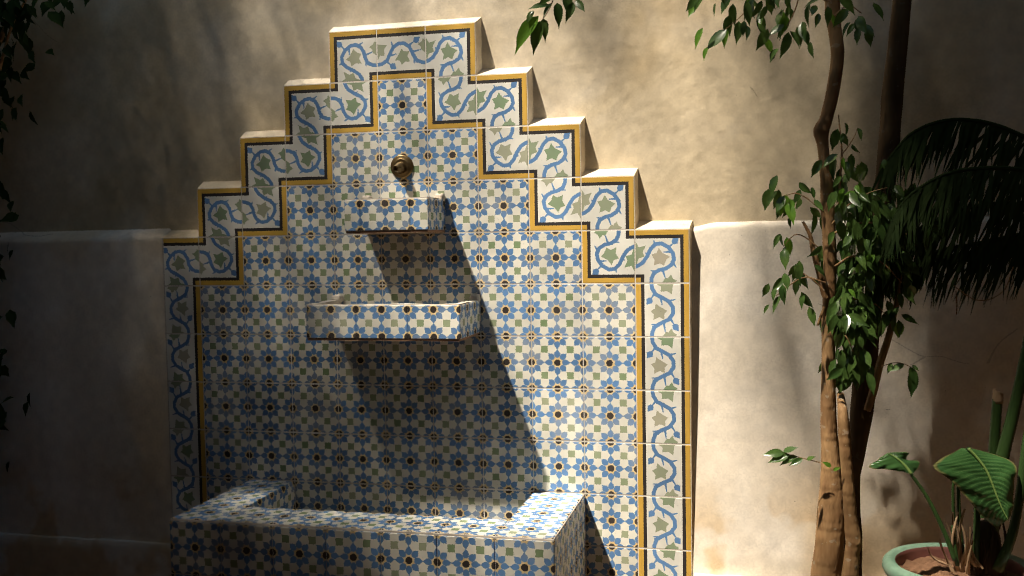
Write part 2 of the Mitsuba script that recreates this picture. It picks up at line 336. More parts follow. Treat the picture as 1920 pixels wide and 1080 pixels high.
TWIGS = [
    [(2.652, -0.5, 1.639, 0.0049), (2.623, -0.5, 1.664, 0.0041), (2.592, -0.5, 1.689, 0.0033), (2.56, -0.5, 1.703, 0.003), (2.519, -0.5, 1.691, 0.002)] ,
    [(2.631, -0.5, 1.532, 0.0041), (2.591, -0.5, 1.565, 0.0033), (2.559, -0.5, 1.574, 0.0027), (2.527, -0.5, 1.541, 0.002)] ,
    [(2.647, -0.5, 1.399, 0.0041), (2.615, -0.5, 1.432, 0.0033), (2.583, -0.5, 1.454, 0.003), (2.559, -0.5, 1.474, 0.002)] ,
    [(2.65, -0.52, 1.425, 0.0041), (2.59, -0.52, 1.442, 0.0033), (2.542, -0.52, 1.417, 0.003), (2.502, -0.52, 1.384, 0.002)] ,
    [(2.638, -0.5, 0.858, 0.003), (2.598, -0.5, 0.867, 0.0025), (2.557, -0.5, 0.877, 0.0022), (2.517, -0.5, 0.888, 0.0017)] ,
    [(2.693, -0.45, 1.638, 0.0067), (2.699, -0.45, 1.755, 0.0058), (2.703, -0.45, 1.837, 0.005), (2.693, -0.45, 1.945, 0.0025)] ,
    [(2.703, -0.45, 1.821, 0.0033), (2.722, -0.45, 1.845, 0.0027), (2.741, -0.45, 1.877, 0.002), (2.75, -0.45, 1.902, 0.0017)] ,
    [(2.671, -0.5, 1.605, 0.0049), (2.718, -0.5, 1.662, 0.0041), (2.78, -0.5, 1.698, 0.0033), (2.834, -0.5, 1.713, 0.0024)] ,
    [(2.672, -0.48, 1.572, 0.0066), (2.735, -0.48, 1.604, 0.0058), (2.813, -0.48, 1.603, 0.0049), (2.891, -0.48, 1.569, 0.0033)] ,
    [(2.68, -0.48, 1.473, 0.0066), (2.735, -0.48, 1.505, 0.005), (2.813, -0.48, 1.488, 0.0041), (2.876, -0.48, 1.422, 0.0025)] ,
    [(2.689, -0.46, 1.371, 0.0059), (2.737, -0.46, 1.371, 0.0042), (2.8, -0.46, 1.355, 0.0033), (2.831, -0.46, 1.321, 0.0025)] ,
    [(2.683, -0.5, 1.241, 0.005), (2.71, -0.5, 1.258, 0.0033), (2.734, -0.5, 1.208, 0.0025)] ,
    [(2.814, -0.4, 1.147, 0.0025), (2.862, -0.4, 1.164, 0.002), (2.894, -0.4, 1.161, 0.0017), (2.918, -0.4, 1.148, 0.0017)] ,
    [(2.665, -0.6, 2.26, 0.0063), (2.604, -0.6, 2.288, 0.0056), (2.528, -0.6, 2.301, 0.0048), (2.45, -0.6, 2.299, 0.004), (2.371, -0.6, 2.288, 0.0024)] ,
    [(2.573, -0.62, 2.289, 0.004), (2.558, -0.62, 2.24, 0.0032), (2.535, -0.62, 2.194, 0.0024)] ,
    [(2.45, -0.6, 2.299, 0.0032), (2.41, -0.6, 2.246, 0.0026), (2.355, -0.6, 2.201, 0.0019)] ,
    [(2.679, -0.5, 2.24, 0.0049), (2.718, -0.5, 2.269, 0.0036), (2.757, -0.5, 2.243, 0.0024)] ,
    [(2.05, -1.6, 2.235, 0.0035), (2.031, -1.6, 2.145, 0.0026), (2.019, -1.6, 2.094, 0.0019), (1.994, -1.6, 2.055, 0.0014), (1.97, -1.6, 2.028, 0.0009)] ,
    [(2.044, -1.6, 2.19, 0.0023), (2.066, -1.6, 2.119, 0.0014), (2.072, -1.6, 2.079, 0.0009)] ,
]
CLUSTERS = [
    (2.379, -0.6, 2.224, 0.065, 0.061, 22) ,
    (2.504, -0.62, 2.235, 0.067, 0.054, 24) ,
    (2.558, -0.62, 2.177, 0.038, 0.063, 13) ,
    (2.418, -0.6, 2.277, 0.097, 0.024, 12) ,
    (2.637, -0.55, 2.264, 0.056, 0.029, 10) ,
    (2.757, -0.5, 2.211, 0.036, 0.045, 10) ,
    (2.535, -0.5, 1.666, 0.047, 0.053, 20) ,
    (2.599, -0.5, 1.697, 0.041, 0.03, 8) ,
    (2.535, -0.5, 1.525, 0.023, 0.047, 7) ,
    (2.575, -0.5, 1.466, 0.03, 0.037, 8) ,
    (2.526, -0.52, 1.384, 0.043, 0.05, 13) ,
    (2.583, -0.5, 1.374, 0.02, 0.042, 5) ,
    (2.732, -0.52, 1.661, 0.057, 0.059, 28) ,
    (2.813, -0.48, 1.635, 0.069, 0.066, 30) ,
    (2.733, -0.5, 1.538, 0.062, 0.066, 34) ,
    (2.831, -0.46, 1.52, 0.069, 0.066, 28) ,
    (2.751, -0.48, 1.406, 0.06, 0.05, 24) ,
    (2.718, -0.5, 1.308, 0.04, 0.066, 14) ,
    (2.734, -0.5, 1.175, 0.036, 0.066, 14) ,
    (2.883, -0.42, 1.402, 0.037, 0.047, 8) ,
    (2.886, -0.4, 1.291, 0.024, 0.037, 4) ,
    (2.706, -0.45, 1.887, 0.023, 0.05, 7) ,
    (2.697, -0.46, 1.787, 0.04, 0.037, 11) ,
    (2.745, -0.45, 1.803, 0.027, 0.036, 4) ,
    (2.829, -0.4, 1.787, 0.042, 0.025, 6) ,
]
LONE_LEAVES = [
    (2.525, -0.5, 0.885) , (2.463, -0.515, 0.889) ,
    (2.541, -0.5, 0.882) , (2.476, -0.515, 0.859) ,
    (2.565, -0.5, 0.877) , (2.511, -0.515, 0.857) ,
    (2.522, -0.5, 0.891) , (2.565, -0.515, 0.909) ,
    (2.581, -0.52, 0.874) , (2.54, -0.535, 0.855) ,
    (2.593, -0.5, 0.867) , (2.618, -0.515, 0.881) ,
    (2.666, -0.52, 0.852) , (2.644, -0.535, 0.869) ,
    (2.672, -0.52, 0.84) , (2.691, -0.535, 0.854) ,
    (2.894, -0.4, 1.161) , (2.849, -0.415, 1.141) ,
    (2.857, -0.4, 1.164) , (2.843, -0.415, 1.132) ,
    (2.918, -0.4, 1.145) , (2.919, -0.415, 1.058) ,
    (2.911, -0.4, 1.152) , (2.932, -0.415, 1.097) ,
    (2.918, -0.4, 1.157) , (2.935, -0.415, 1.144) ,
    (2.886, -0.4, 1.317) , (2.934, -0.415, 1.291) ,
    (2.876, -0.4, 1.3) , (2.884, -0.415, 1.247) ,
    (2.75, -0.45, 1.902) , (2.764, -0.465, 1.864) ,
    (1.988, -1.6, 2.067) , (1.931, -1.615, 1.993) ,
    (1.991, -1.6, 2.056) , (1.978, -1.615, 1.987) ,
    (1.998, -1.6, 2.061) , (2.009, -1.615, 2.017) ,
    (1.977, -1.6, 2.08) , (1.962, -1.615, 2.055) ,
    (2.013, -1.6, 2.089) , (1.968, -1.615, 2.086) ,
    (2.019, -1.6, 2.094) , (1.998, -1.615, 2.064) ,
    (2.03, -1.6, 2.093) , (2.039, -1.615, 2.044) ,
    (2.066, -1.6, 2.091) , (2.053, -1.615, 2.049) ,
    (2.072, -1.6, 2.096) , (2.092, -1.615, 2.069) ,
    (2.049, -1.6, 2.115) , (2.062, -1.615, 2.059) ,
    (2.025, -1.6, 2.117) , (1.992, -1.615, 2.093) ,
    (2.358, -0.6, 2.201) , (2.295, -0.615, 2.143) ,
    (2.395, -0.6, 2.223) , (2.391, -0.615, 2.156) ,
    (2.539, -0.62, 2.178) , (2.523, -0.635, 2.101) ,
    (2.545, -0.62, 2.181) , (2.58, -0.635, 2.134) ,
    (2.527, -0.62, 2.202) , (2.48, -0.635, 2.171) ,
    (2.764, -0.5, 2.21) , (2.794, -0.515, 2.169) ,
    (2.752, -0.5, 2.203) , (2.735, -0.515, 2.153) ,
    (2.631, -0.52, 2.247) , (2.623, -0.535, 2.205) ,
]
BIG_RIB = [(3.015, -0.78, 0.973), (3.038, -0.78, 0.948), (3.062, -0.78, 0.913), (3.078, -0.78, 0.874), (3.092, -0.78, 0.835), (3.105, -0.78, 0.804), (3.118, -0.78, 0.779)]
BIG_LEFT = [(3.002, -0.76, 0.97), (2.939, -0.82, 0.952), (2.916, -0.85, 0.932), (2.962, -0.84, 0.895), (3.0, -0.83, 0.851), (3.04, -0.81, 0.801), (3.089, -0.78, 0.752)]
BIG_RIGHT = [(3.037, -0.75, 0.967), (3.091, -0.73, 0.95), (3.144, -0.74, 0.927), (3.138, -0.76, 0.883), (3.137, -0.76, 0.825), (3.13, -0.77, 0.795), (3.12, -0.78, 0.775)]
SMALL_RIB = [(2.863, -0.8, 0.901), (2.851, -0.8, 0.919), (2.834, -0.8, 0.937), (2.817, -0.8, 0.949), (2.803, -0.8, 0.957)]
SMALL_LEFT = [(2.84, -0.81, 0.909), (2.8, -0.83, 0.918), (2.748, -0.84, 0.924), (2.771, -0.82, 0.942), (2.802, -0.8, 0.958)]
SMALL_RIGHT = [(2.876, -0.79, 0.905), (2.891, -0.76, 0.928), (2.856, -0.76, 0.933), (2.86, -0.77, 0.955), (2.805, -0.8, 0.959)]
PETIOLE_SMALL = [(2.863, -0.8, 0.901, 0.0045), (2.902, -0.8, 0.843, 0.0052), (2.929, -0.8, 0.79, 0.006), (2.956, -0.8, 0.729, 0.0067), (2.979, -0.8, 0.663, 0.0074)]
STEM_CUT = [(3.123, -0.62, 1.105, 0.0139), (3.117, -0.62, 1.008, 0.0147), (3.109, -0.62, 0.883, 0.0155), (3.095, -0.62, 0.756, 0.0172), (3.079, -0.62, 0.597, 0.0204)]
STEM_TALL = [(3.236, -0.66, 1.519, 0.012), (3.207, -0.66, 1.338, 0.0136), (3.172, -0.66, 1.14, 0.0152), (3.151, -0.66, 1.032, 0.0168), (3.129, -0.66, 0.934, 0.0184), (3.11, -0.66, 0.814, 0.02), (3.088, -0.66, 0.61, 0.0216)]
STEM_EDGE = [(3.211, -0.72, 1.179, 0.0104), (3.178, -0.72, 0.998, 0.0104), (3.159, -0.72, 0.816, 0.012), (3.139, -0.72, 0.709, 0.0135), (3.105, -0.72, 0.615, 0.0151)]
STEM_THIN = [(2.985, -0.74, 0.882, 0.0038), (2.983, -0.74, 0.829, 0.0045), (2.988, -0.74, 0.722, 0.0045), (3.003, -0.74, 0.631, 0.0061)]
STEM_THIN_B = [(3.001, -0.72, 0.863, 0.0053), (3.001, -0.72, 0.825, 0.0053), (3.006, -0.72, 0.717, 0.0061), (3.018, -0.72, 0.625, 0.0076)]
STEM_GREEN = [(2.976, -0.78, 0.755, 0.0045), (2.979, -0.78, 0.718, 0.0052), (2.989, -0.78, 0.642, 0.006)]
BIG_PETIOLE = [(3.015, -0.78, 0.973, 0.0052), (3.036, -0.72, 0.948, 0.0068), (3.05, -0.7, 0.868, 0.0076), (3.054, -0.7, 0.776, 0.0091), (3.05, -0.7, 0.621, 0.0107)]
STUMP = [(3.085, -0.66, 0.743, 0.0216), (3.085, -0.66, 0.704, 0.0339), (3.088, -0.66, 0.657, 0.0417), (3.086, -0.66, 0.563, 0.0464)]
DRY = [
    (2.996, -0.74, 0.615) , (2.976, -0.78, 0.793) , 0.0076 ,
    (2.999, -0.74, 0.615) , (2.991, -0.78, 0.802) , 0.0061 ,
    (3.007, -0.74, 0.615) , (3.01, -0.78, 0.798) , 0.0091 ,
    (2.991, -0.74, 0.63) , (2.956, -0.78, 0.765) , 0.0045 ,
    (2.986, -0.74, 0.606) , (2.943, -0.78, 0.701) , 0.0045 ,
    (3.003, -0.74, 0.631) , (2.995, -0.78, 0.764) , 0.0061 ,
    (3.011, -0.74, 0.631) , (3.02, -0.78, 0.758) , 0.0061 ,
    (2.982, -0.74, 0.614) , (2.945, -0.78, 0.713) , 0.0038 ,
    (3.045, -0.74, 0.633) , (3.015, -0.78, 0.72) , 0.0075 ,
    (3.059, -0.74, 0.626) , (3.032, -0.78, 0.713) , 0.006 ,
    (2.975, -0.74, 0.629) , (2.914, -0.78, 0.69) , 0.0038 ,
    (3.024, -0.74, 0.609) , (3.026, -0.78, 0.705) , 0.006 ,
    (2.989, -0.74, 0.63) , (2.981, -0.78, 0.771) , 0.0045 ,
]
FROND_0 = [(3.558, -0.45, 1.589, 0.0094), (3.414, -0.45, 1.733, 0.0079), (3.24, -0.45, 1.847, 0.0072), (3.121, -0.45, 1.902, 0.0064), (3.008, -0.45, 1.914, 0.0057), (2.909, -0.45, 1.879, 0.0049), (2.839, -0.45, 1.8, 0.0033)]
FROND_1 = [(3.526, -0.55, 1.543, 0.0091), (3.373, -0.55, 1.668, 0.0077), (3.218, -0.55, 1.747, 0.007), (3.073, -0.55, 1.76, 0.0063), (2.971, -0.55, 1.738, 0.0055), (2.881, -0.55, 1.677, 0.004), (2.836, -0.55, 1.602, 0.0032)]
FROND_2 = [(3.575, -0.4, 1.493, 0.0095), (3.43, -0.4, 1.591, 0.008), (3.268, -0.4, 1.651, 0.0073), (3.117, -0.4, 1.655, 0.0066), (2.994, -0.4, 1.616, 0.0058), (2.885, -0.4, 1.552, 0.0042), (2.822, -0.4, 1.469, 0.0034)]
FROND_3 = [(3.592, -0.35, 1.46, 0.0097), (3.489, -0.35, 1.542, 0.0081), (3.355, -0.35, 1.577, 0.0074), (3.234, -0.35, 1.562, 0.0066), (3.127, -0.35, 1.539, 0.0058), (3.002, -0.35, 1.516, 0.0042), (2.907, -0.35, 1.466, 0.0034)]
DRY_TWIG = [(3.209, -0.4, 1.465, 0.002), (3.187, -0.4, 1.399, 0.0016), (3.149, -0.4, 1.367, 0.0016), (3.103, -0.4, 1.363, 0.0017), (3.057, -0.4, 1.392, 0.0017), (3.031, -0.4, 1.417, 0.0017)]
DRY_TWIG_B = [(3.045, -0.4, 1.392, 0.0017), (3.048, -0.4, 1.35, 0.002), (3.047, -0.4, 1.317, 0.0017)]
VINE = [(-0.812, -0.15, 0.166), (-0.737, -0.15, 0.585), (-0.641, -0.15, 0.907), (-0.676, -0.15, 1.268), (-0.581, -0.15, 1.602), (-0.616, -0.15, 1.935), (-0.523, -0.15, 2.259), (-0.435, -0.15, 2.492), (-0.302, -0.15, 2.654)]

# ------------------------------------------------------------------ ground and walls
gx, gy = np.meshgrid(np.linspace(-40, 40, 41), np.linspace(-40, 40, 41), indexing="ij")
structure("ground", grid(np.stack([gx, gy, 0 * gx], -1)), "bsdf_ground", "worn stone courtyard paving at the foot of the wall")

def uneven(V, amp, f, seed=0):
    """Pushes a grid of points in and out along y, as hand-laid plaster is."""
    V[..., 1] += (meshkit.fbm(V * f + 31, 4, seed) - 0.5) * 2 * amp
    return V

WY = 0.064                                     # face of the upper wall; the tile faces are at y = 0
thing("courtyard_wall", "ochre plastered courtyard wall with a paler dado, behind the tiled fountain", "wall")
x, z = np.meshgrid(np.arange(-2.6, 5.21, 0.06), np.arange(1.55, 5.01, 0.06), indexing="ij")
up = grid(uneven(np.stack([x, 0 * x + WY, z], -1), 0.006, 1.6))
add("courtyard_wall__upper_wall", cat([up, box(-2.6, 5.2, WY + 0.03, 0.42, 0, 5.0)]), "bsdf_wall_plaster", smooth=40, label="upper wall of mottled ochre plaster")

def dado(x0, x1, prof, endfix):
    """A strip of plaster whose section is prof(z) -> y, with a sloping ledge on top."""
    xs = np.linspace(x0, x1, int((x1 - x0) / 0.035) + 2)
    zs = np.concatenate([np.arange(0.25, 1.56, 0.05), [1.575, 1.588]])
    rows = [(prof(v), v) for v in zs]
    yt = prof(1.588)
    rows += [(yt + 0.003, 1.597), (yt + 0.010, 1.604), (yt + 0.022, 1.612), (WY + 0.004, 1.640), (WY + 0.05, 1.650)]
    V = np.array([[(xx, a, b) for a, b in rows] for xx in xs])
    V = uneven(V, 0.0035, 2.2, 3)
    V[..., 2] += np.where(V[..., 2] > 1.57, (meshkit.fbm(V * [9, 1, 1] + 5, 3) - 0.5) * 0.006, 0)
    return grid(endfix(V))

def close_right(V):
    last = V[-1:].copy(); last[..., 0] += 0.004; last[..., 1] = np.maximum(last[..., 1] + 0.010, 0.008)
    back = last.copy(); back[..., 1] = 0.08
    return np.concatenate([V, last, back])

add("courtyard_wall__dado", dado(-2.6, 0.030, lambda v: -0.0045 + 0.004 * max(0, v - 1.2), close_right), "bsdf_dado_plaster", smooth=50,
    label="paler plaster dado left of the fountain")

def dip_left(V):
    m = (V[..., 2] > 1.57) & (V[..., 0] < 2.30)
    V[..., 2] = np.where(m, V[..., 2] - 0.016 * np.clip((2.30 - V[..., 0]) / 0.08, 0, 1) ** 1.5, V[..., 2])
    V[..., 2] += np.where(V[..., 2] > 1.57, 0.012, 0)
    return V

add("courtyard_wall__dado", dado(2.19, 5.2, lambda v: 0.004 + 0.040 * np.clip((v - 0.30) / 1.2, 0, 1) ** 0.8, dip_left), "bsdf_dado_plaster", smooth=50,
    label="pale battered plaster dado right of the fountain")

def plinth(x0, x1, y):
    xs = np.linspace(x0, x1, int((x1 - x0) / 0.03) + 2)
    rows = [(y, 0.0), (y, 0.15), (y - 0.001, 0.27), (y + 0.002, 0.298), (y + 0.010, 0.312), (y + 0.07, 0.317), (y + 0.11, 0.318)]
    V = np.array([[(xx, a, b) for a, b in rows] for xx in xs])
    V = uneven(V, 0.005, 4.0, 9)
    V[..., 2] += np.where(V[..., 2] > 0.25, (meshkit.fbm(V * [11, 1, 1], 3) - 0.5) * 0.012, 0)
    return grid(V)
add("courtyard_wall__plinth", plinth(-2.6, 0.399, -0.030), "bsdf_dado_plaster", smooth=50, label="low plinth left of the basin")
add("courtyard_wall__plinth", plinth(2.208, 5.2, -0.050), "bsdf_dado_plaster", smooth=50, label="sunlit low plinth right of the fountain")

for k, b, lab in (("garden_wall", (-2.9, -2.6, -8.0, 0.42, 0, 4.6), "plain dark ochre wall closing the courtyard beside the creeper"),
                  ("boundary_wall", (5.2, 5.5, -8.0, 0.42, 0, 5.0), "plain dark ochre wall closing the courtyard beyond the palm"),
                  ("house_wall", (-2.9, 5.5, -8.3, -8.0, 0, 5.5), "plain dark ochre house wall facing the fountain across the courtyard")):
    thing(k, lab, "wall")
    add(k, box(*b), "bsdf_terracotta")

thing("added_shade_roof", "unseen flat roof added round three sides of the courtyard to block light", "roof")  # unseen roof added to cut sky light and darken both ends of the wall
add("added_shade_roof", trimesh.creation.extrude_polygon(
    sg.Polygon([(-2.6, -7.999), (5.2, -7.999), (5.2, 0.05), (3.35, 0.05), (3.35, -2.75), (-1.85, -2.75), (-1.85, 0.05), (-2.6, 0.05)]), 0.3, engine="earcut").apply_translation((0, 0, 3.3)), "bsdf_terracotta")

# ------------------------------------------------------------------ the tiled wall fountain
thing("wall_fountain", "stepped tiled wall fountain in blue and white with vine border, two shelves and basin", "fountain")
TS = 0.2
NT = [0]

def tile(name, o, ua, va, na, w, h, bsdf, uv0=(0, 0), turn=0, gap=0.0024, lift=0.0, thick=0.010):
    """One cement tile of w x h metres: o its top left corner seen from the front, ua to the right, va down, na out; uv0 where a cut tile starts; turn = quarter turns of its print."""
    o, ua, va, na = (np.asarray(q, float) for q in (o, ua, va, na))
    g, b = gap, 0.0013
    jig = np.clip(rng.normal(0, 0.00016, 4) + rng.normal(0, 0.00016), -0.00055, 0.00055)
    pts, uvs = [], []
    for ring, (ins, dep) in enumerate(((g + b, 0.0), (g, -b), (g, -thick))):
        for c, (a, d) in enumerate(((0, 0), (1, 0), (1, 1), (0, 1))):
            iu = ins - (0.0010 if ring else 0.0006)
            uu = a * w + (iu if a == 0 else -iu); vv = d * h + (ins if d == 0 else -ins)
            pts.append(o + ua * uu + va * vv + na * (lift + dep + (jig[c] if ring < 2 else 0)))
            s, t = uv0[0] + uu / TS, uv0[1] + vv / TS
            for _ in range(turn):                       # print turned counter-clockwise
                s, t = 1 - t, s
            uvs.append((s, t))
    NT[0] += 1
    uvs = np.array(uvs) + [8 * NT[0], 0]
    f = [(0, 2, 1), (0, 3, 2)]
    for r in (0, 4):
        for c in range(4):
            i, j = r + c, r + (c + 1) % 4
            f += [(i, j, j + 4), (i, j + 4, i + 4)]
    m = trimesh.Trimesh(np.array(pts), f, process=False)
    if np.dot(np.cross(m.vertices[2] - m.vertices[0], m.vertices[1] - m.vertices[0]), na) < 0:
        m.faces = m.faces[:, ::-1]
    return add(name, m, bsdf, uv=uvs)

X, Y, Z = np.eye(3)
FT, VS, VC = "bsdf_field_tile", "bsdf_vine_tile", "bsdf_vine_corner_tile"

# print turns: a straight tile as drawn runs down the right side; a corner tile as drawn is the outer corner at top right
def unturn(n):
    return n % 4

for j in range(12):
    lo, hi = (4 - j, 6 + j) if j < 4 else (0, 10)
    for i in range(lo, hi + 1):
        x0, z0 = i * TS, 2.4 - j * TS
        bs, turn = FT, 0
        if j == 0:
            bs, turn = (VC, 1) if i == 4 else (VC, 0) if i == 6 else (VS, 1)
        elif j <= 4:
            if i == lo: bs, turn = VC, 1
            elif i == hi: bs, turn = VC, 0
            elif i == lo + 1: bs, turn = VC, 3
            elif i == hi - 1: bs, turn = VC, 2
        else:
            if i == lo: bs, turn = VS, 2
            elif i == hi: bs, turn = VS, 0
        cut = 0.034 if i == 0 else 0.0
        if cut:      # the dado's plaster runs over the outer edge of these
            tile("wall_fountain__border_tile", (x0 + cut, 0, z0), X, -Z, -Y, TS - cut, TS, bs, uv0=(cut / TS, 0), turn=turn)
        else:
            tile("wall_fountain__border_tile" if bs != FT else "wall_fountain__field_tile", (x0, 0, z0), X, -Z, -Y, TS, TS, bs, turn=turn)

# the raised bed behind the tiles: grout face and a sloping plaster edge all round
right = [(2.2, 0.0)]
for j in range(4, -1, -1):
    right += [((7 + j) * TS, 2.4 - j * TS)]
    if j: right += [((6 + j) * TS, 2.4 - j * TS)]
left = [(2.2 - a, b) for a, b in right[::-1]]
front, root = [], []
def dense(P, step=0.02):
    out = []
    for a, b in zip(P[:-1], P[1:]):
        a, b = np.array(a), np.array(b)
        n = max(1, int(np.linalg.norm(b - a) / step))
        out += [a + (b - a) * k / n for k in range(n)]
    return np.array(out + [np.array(P[-1])])
fr = dense(right + left)
rt_r = [(a + 0.008, b + (0.034 if b > 0 else 0)) for a, b in right]
rt_l = [(2.2 - a, b) for a, b in rt_r[::-1]]
ro = []
base = right + left
rootpts = rt_r + rt_l
for (a, b), (c, d) in zip(zip(base[:-1], base[1:]), zip(rootpts[:-1], rootpts[1:])):
    n = max(1, int(np.linalg.norm(np.array(b) - np.array(a)) / 0.02))
    c, d = np.array(c), np.array(d)
    ro += [c + (d - c) * k / n for k in range(n)]
ro = np.array(ro + [np.array(rootpts[-1])])
nse = lambda P, s, a: np.stack([(meshkit.fbm(np.c_[P * 23, np.full(len(P), s)], 3) - 0.5) * a, (meshkit.fbm(np.c_[P * 23, np.full(len(P), s + 7.3)], 3) - 0.5) * a], 1)
f0 = fr + nse(fr, 1.0, 0.005)
rings = [np.c_[fr[:, 0], np.full(len(fr), 0.0030), fr[:, 1]],
         np.c_[f0[:, 0], np.full(len(fr), 0.0015), f0[:, 1]]]
for t in (0.06, 0.35, 0.7, 1.0):
    q = fr + (ro - fr) * t + nse(fr + t * 3, 2.0 + t, 0.005)
    rings.append(np.c_[q[:, 0], np.full(len(q), 0.002 + t * (WY + 0.004)), q[:, 1]])
edge = grid(np.stack(rings, 0))
add("wall_fountain__plaster_edge", edge, "bsdf_edge_plaster", smooth=35, label="pale sloping plaster edge of the stepped panel")
v2, f2 = trimesh.creation.triangulate_polygon(sg.Polygon([(a, b) for a, b in base]), engine="earcut")
add("wall_fountain__grout_bed", trimesh.Trimesh(np.c_[v2[:, 0], np.full(len(v2), 0.0009), v2[:, 1]], f2), "bsdf_grout")

# lower basin
BX0, BX1, BY, BZ = 0.4, 1.8, -0.6, 0.6
body = mbox(BX0 + .003, BX1 - .003, BY + .003, -0.0005, 0, BZ - .003) - mbox(0.597, 1.603, -0.403, 0.2, 0.26, 1.0)
add("wall_fountain__basin", body, "bsdf_mortar", label="rectangular tiled basin at the foot of the fountain")
B = "wall_fountain__basin__tile"
for j in range(3):
    h = TS - (0.007 if j == 0 else 0)
    for i in range(7):
        tile(B, (BX0 + i * TS, BY, BZ - j * TS - (0.007 if j == 0 else 0)), X, -Z, -Y, TS, h, FT, uv0=(0, 0.035 if j == 0 else 0))
    for i in range(3):
        tile(B, (BX1, BY + i * TS + (0.004 if i == 0 else 0), BZ - j * TS - (0.007 if j == 0 else 0)), Y, -Z, X, TS - (0.004 if i == 0 else 0), h, FT, uv0=(0, 0.035 if j == 0 else 0))
        tile(B, (BX0, -i * TS, BZ - j * TS - (0.007 if j == 0 else 0)), -Y, -Z, -X, TS - (0.004 if i == 2 else 0), h, FT)
for i in range(7):
    tile(B, (BX0 + i * TS + (.004 if i == 0 else 0), -0.4, BZ), X, -Y, Z, TS - (.004 if i in (0, 6) else 0), TS - .006, FT)
for i in range(2):
    for xx in (BX0 + .004, BX1 - TS):
        tile(B, (xx, -i * TS - .001, BZ), X, -Y, Z, TS - .004, TS - .001, FT)
for j in range(2):
    hh = TS if j == 0 else 0.13
    for i in range(2):
        tile(B, (0.6, -0.4 + i * TS, BZ - .006 - j * TS), Y, -Z, X, TS, hh, FT)
        tile(B, (1.6, -i * TS, BZ - .006 - j * TS), -Y, -Z, -X, TS, hh, FT)
    for i in range(5):
        tile(B, (1.6 - i * TS, -0.4, BZ - .006 - j * TS), -X, -Z, Y, TS, hh, FT)

# the two trough shelves
def shelf(x0, x1, dep, z0, z1, xs, lab):
    k = key_of("wall_fountain__shelf")
    wall_t = 0.026
    b = mbox(x0 + .003, x1 - .003, -dep + .003, -0.0005, z0, z1) - mbox(x0 + wall_t, x1 - wall_t, -dep + 0.022, 0.2, z0 + 0.03, 5)
    m = trimesh.Trimesh(b.to_mesh().vert_properties[:, :3], b.to_mesh().tri_verts)
    m = m.subdivide_to_size(0.03)
    m.vertices[:, 2] += np.where(m.vertices[:, 2] > z1 - .002, (meshkit.fbm(m.vertices * 18, 3) - .5) * 0.008, 0)
    scene[k] = ply(m, "bsdf_mortar", 30)
    labels[k] = {"label": lab}
    h = z1 - z0 - .003
    xs = [x0] + xs + [x1]
    for a, c in zip(xs[:-1], xs[1:]):
        tile(k + "__tile", (a, -dep, z1 - .003), X, -Z, -Y, c - a, h, FT, uv0=((a - xs[1] + TS) / TS % 1, 0.42), gap=0.0016, thick=0.006)
    for s, xx in ((1, x1), (-1, x0)):
        tile(k + "__tile", (xx, -dep if s > 0 else 0, z1 - .003), Y * s, -Z, X * s, dep, h, FT, uv0=(0, 0.42), gap=0.0012, thick=0.006)
    u = box(x0 + .004, x1 - .004, -dep + .004, -.001, z0 - .008, z0 + .004).subdivide_to_size(0.04)
    u.vertices[:, 2] += (meshkit.fbm(u.vertices * 20, 3) - .5) * .006
    add(k + "__underside", u, "bsdf_under_plaster", smooth=30)
    for xx in (x0 + .016, x1 - .016):
        l = trimesh.creation.icosphere(2, 1.0)
        q = np.sign(l.vertices) * np.abs(l.vertices) ** 0.55
        l.vertices = q * [0.019, 0.020, 0.016] + [xx, -0.019, z1 + .004] + (meshkit.fbm(q * 2 + xx, 3)[:, None] - .5) * .01
        add(k + "__mortar_lump", l, "bsdf_mortar", smooth=True)
shelf(0.937, 1.267, 0.215, 1.612, 1.732, [1.0, 1.197], "upper tiled trough shelf below the spout")
shelf(0.800, 1.400, 0.280, 1.215, 1.342, [1.0, 1.2], "wider lower tiled trough shelf")

# the brass spout
def facing(m, o, tilt, sx=0.0):
    """Turns a lathe (z out) so that z points out of the wall, tilted down."""
    c, s = math.cos(tilt), math.sin(tilt)
    out = np.array([sx, -c, -s]); out /= np.linalg.norm(out)
    a = np.cross([0, 0, 1.0], out); a /= np.linalg.norm(a); b = np.cross(out, a)
    m.vertices = m.vertices @ np.array([a, b, out]) + o
    return m
O = np.array([1.094, 0.0, 1.862])
fl = facing(lathe([(0, -.004), (.046, -.004), (.0465, .004), (.045, .007), (.041, .0095), (.034, .010), (.030, .013), (.027, .0135), (0.0, .0135)]), O, 0.0)
fl.vertices = fl.vertices + (meshkit.noise(fl.vertices * 140) - .5)[:, None] * [.003, 0, .003]
add("wall_fountain__spout", fl, "bsdf_brass", smooth=30, label="tarnished brass spout on a round plate")
nz = facing(lathe([(.020, .008), (.0205, .016), (.0185, .021), (.0175, .024), (.0175, .033), (.0195, .036), (.0195, .039), (.0155, .044), (.0145, .051), (.016, .054), (.0125, .059), (.0118, .072), (.013, .075), (.0115, .078), (.0075, .0785), (.0065, .066), (0.0, .066)]), O, 0.16)
nz.vertices = nz.vertices + (meshkit.noise(nz.vertices * 160) - .5)[:, None] * [.003, .002, .003]
add("wall_fountain__spout__nozzle", nz, "bsdf_brass", smooth=30)
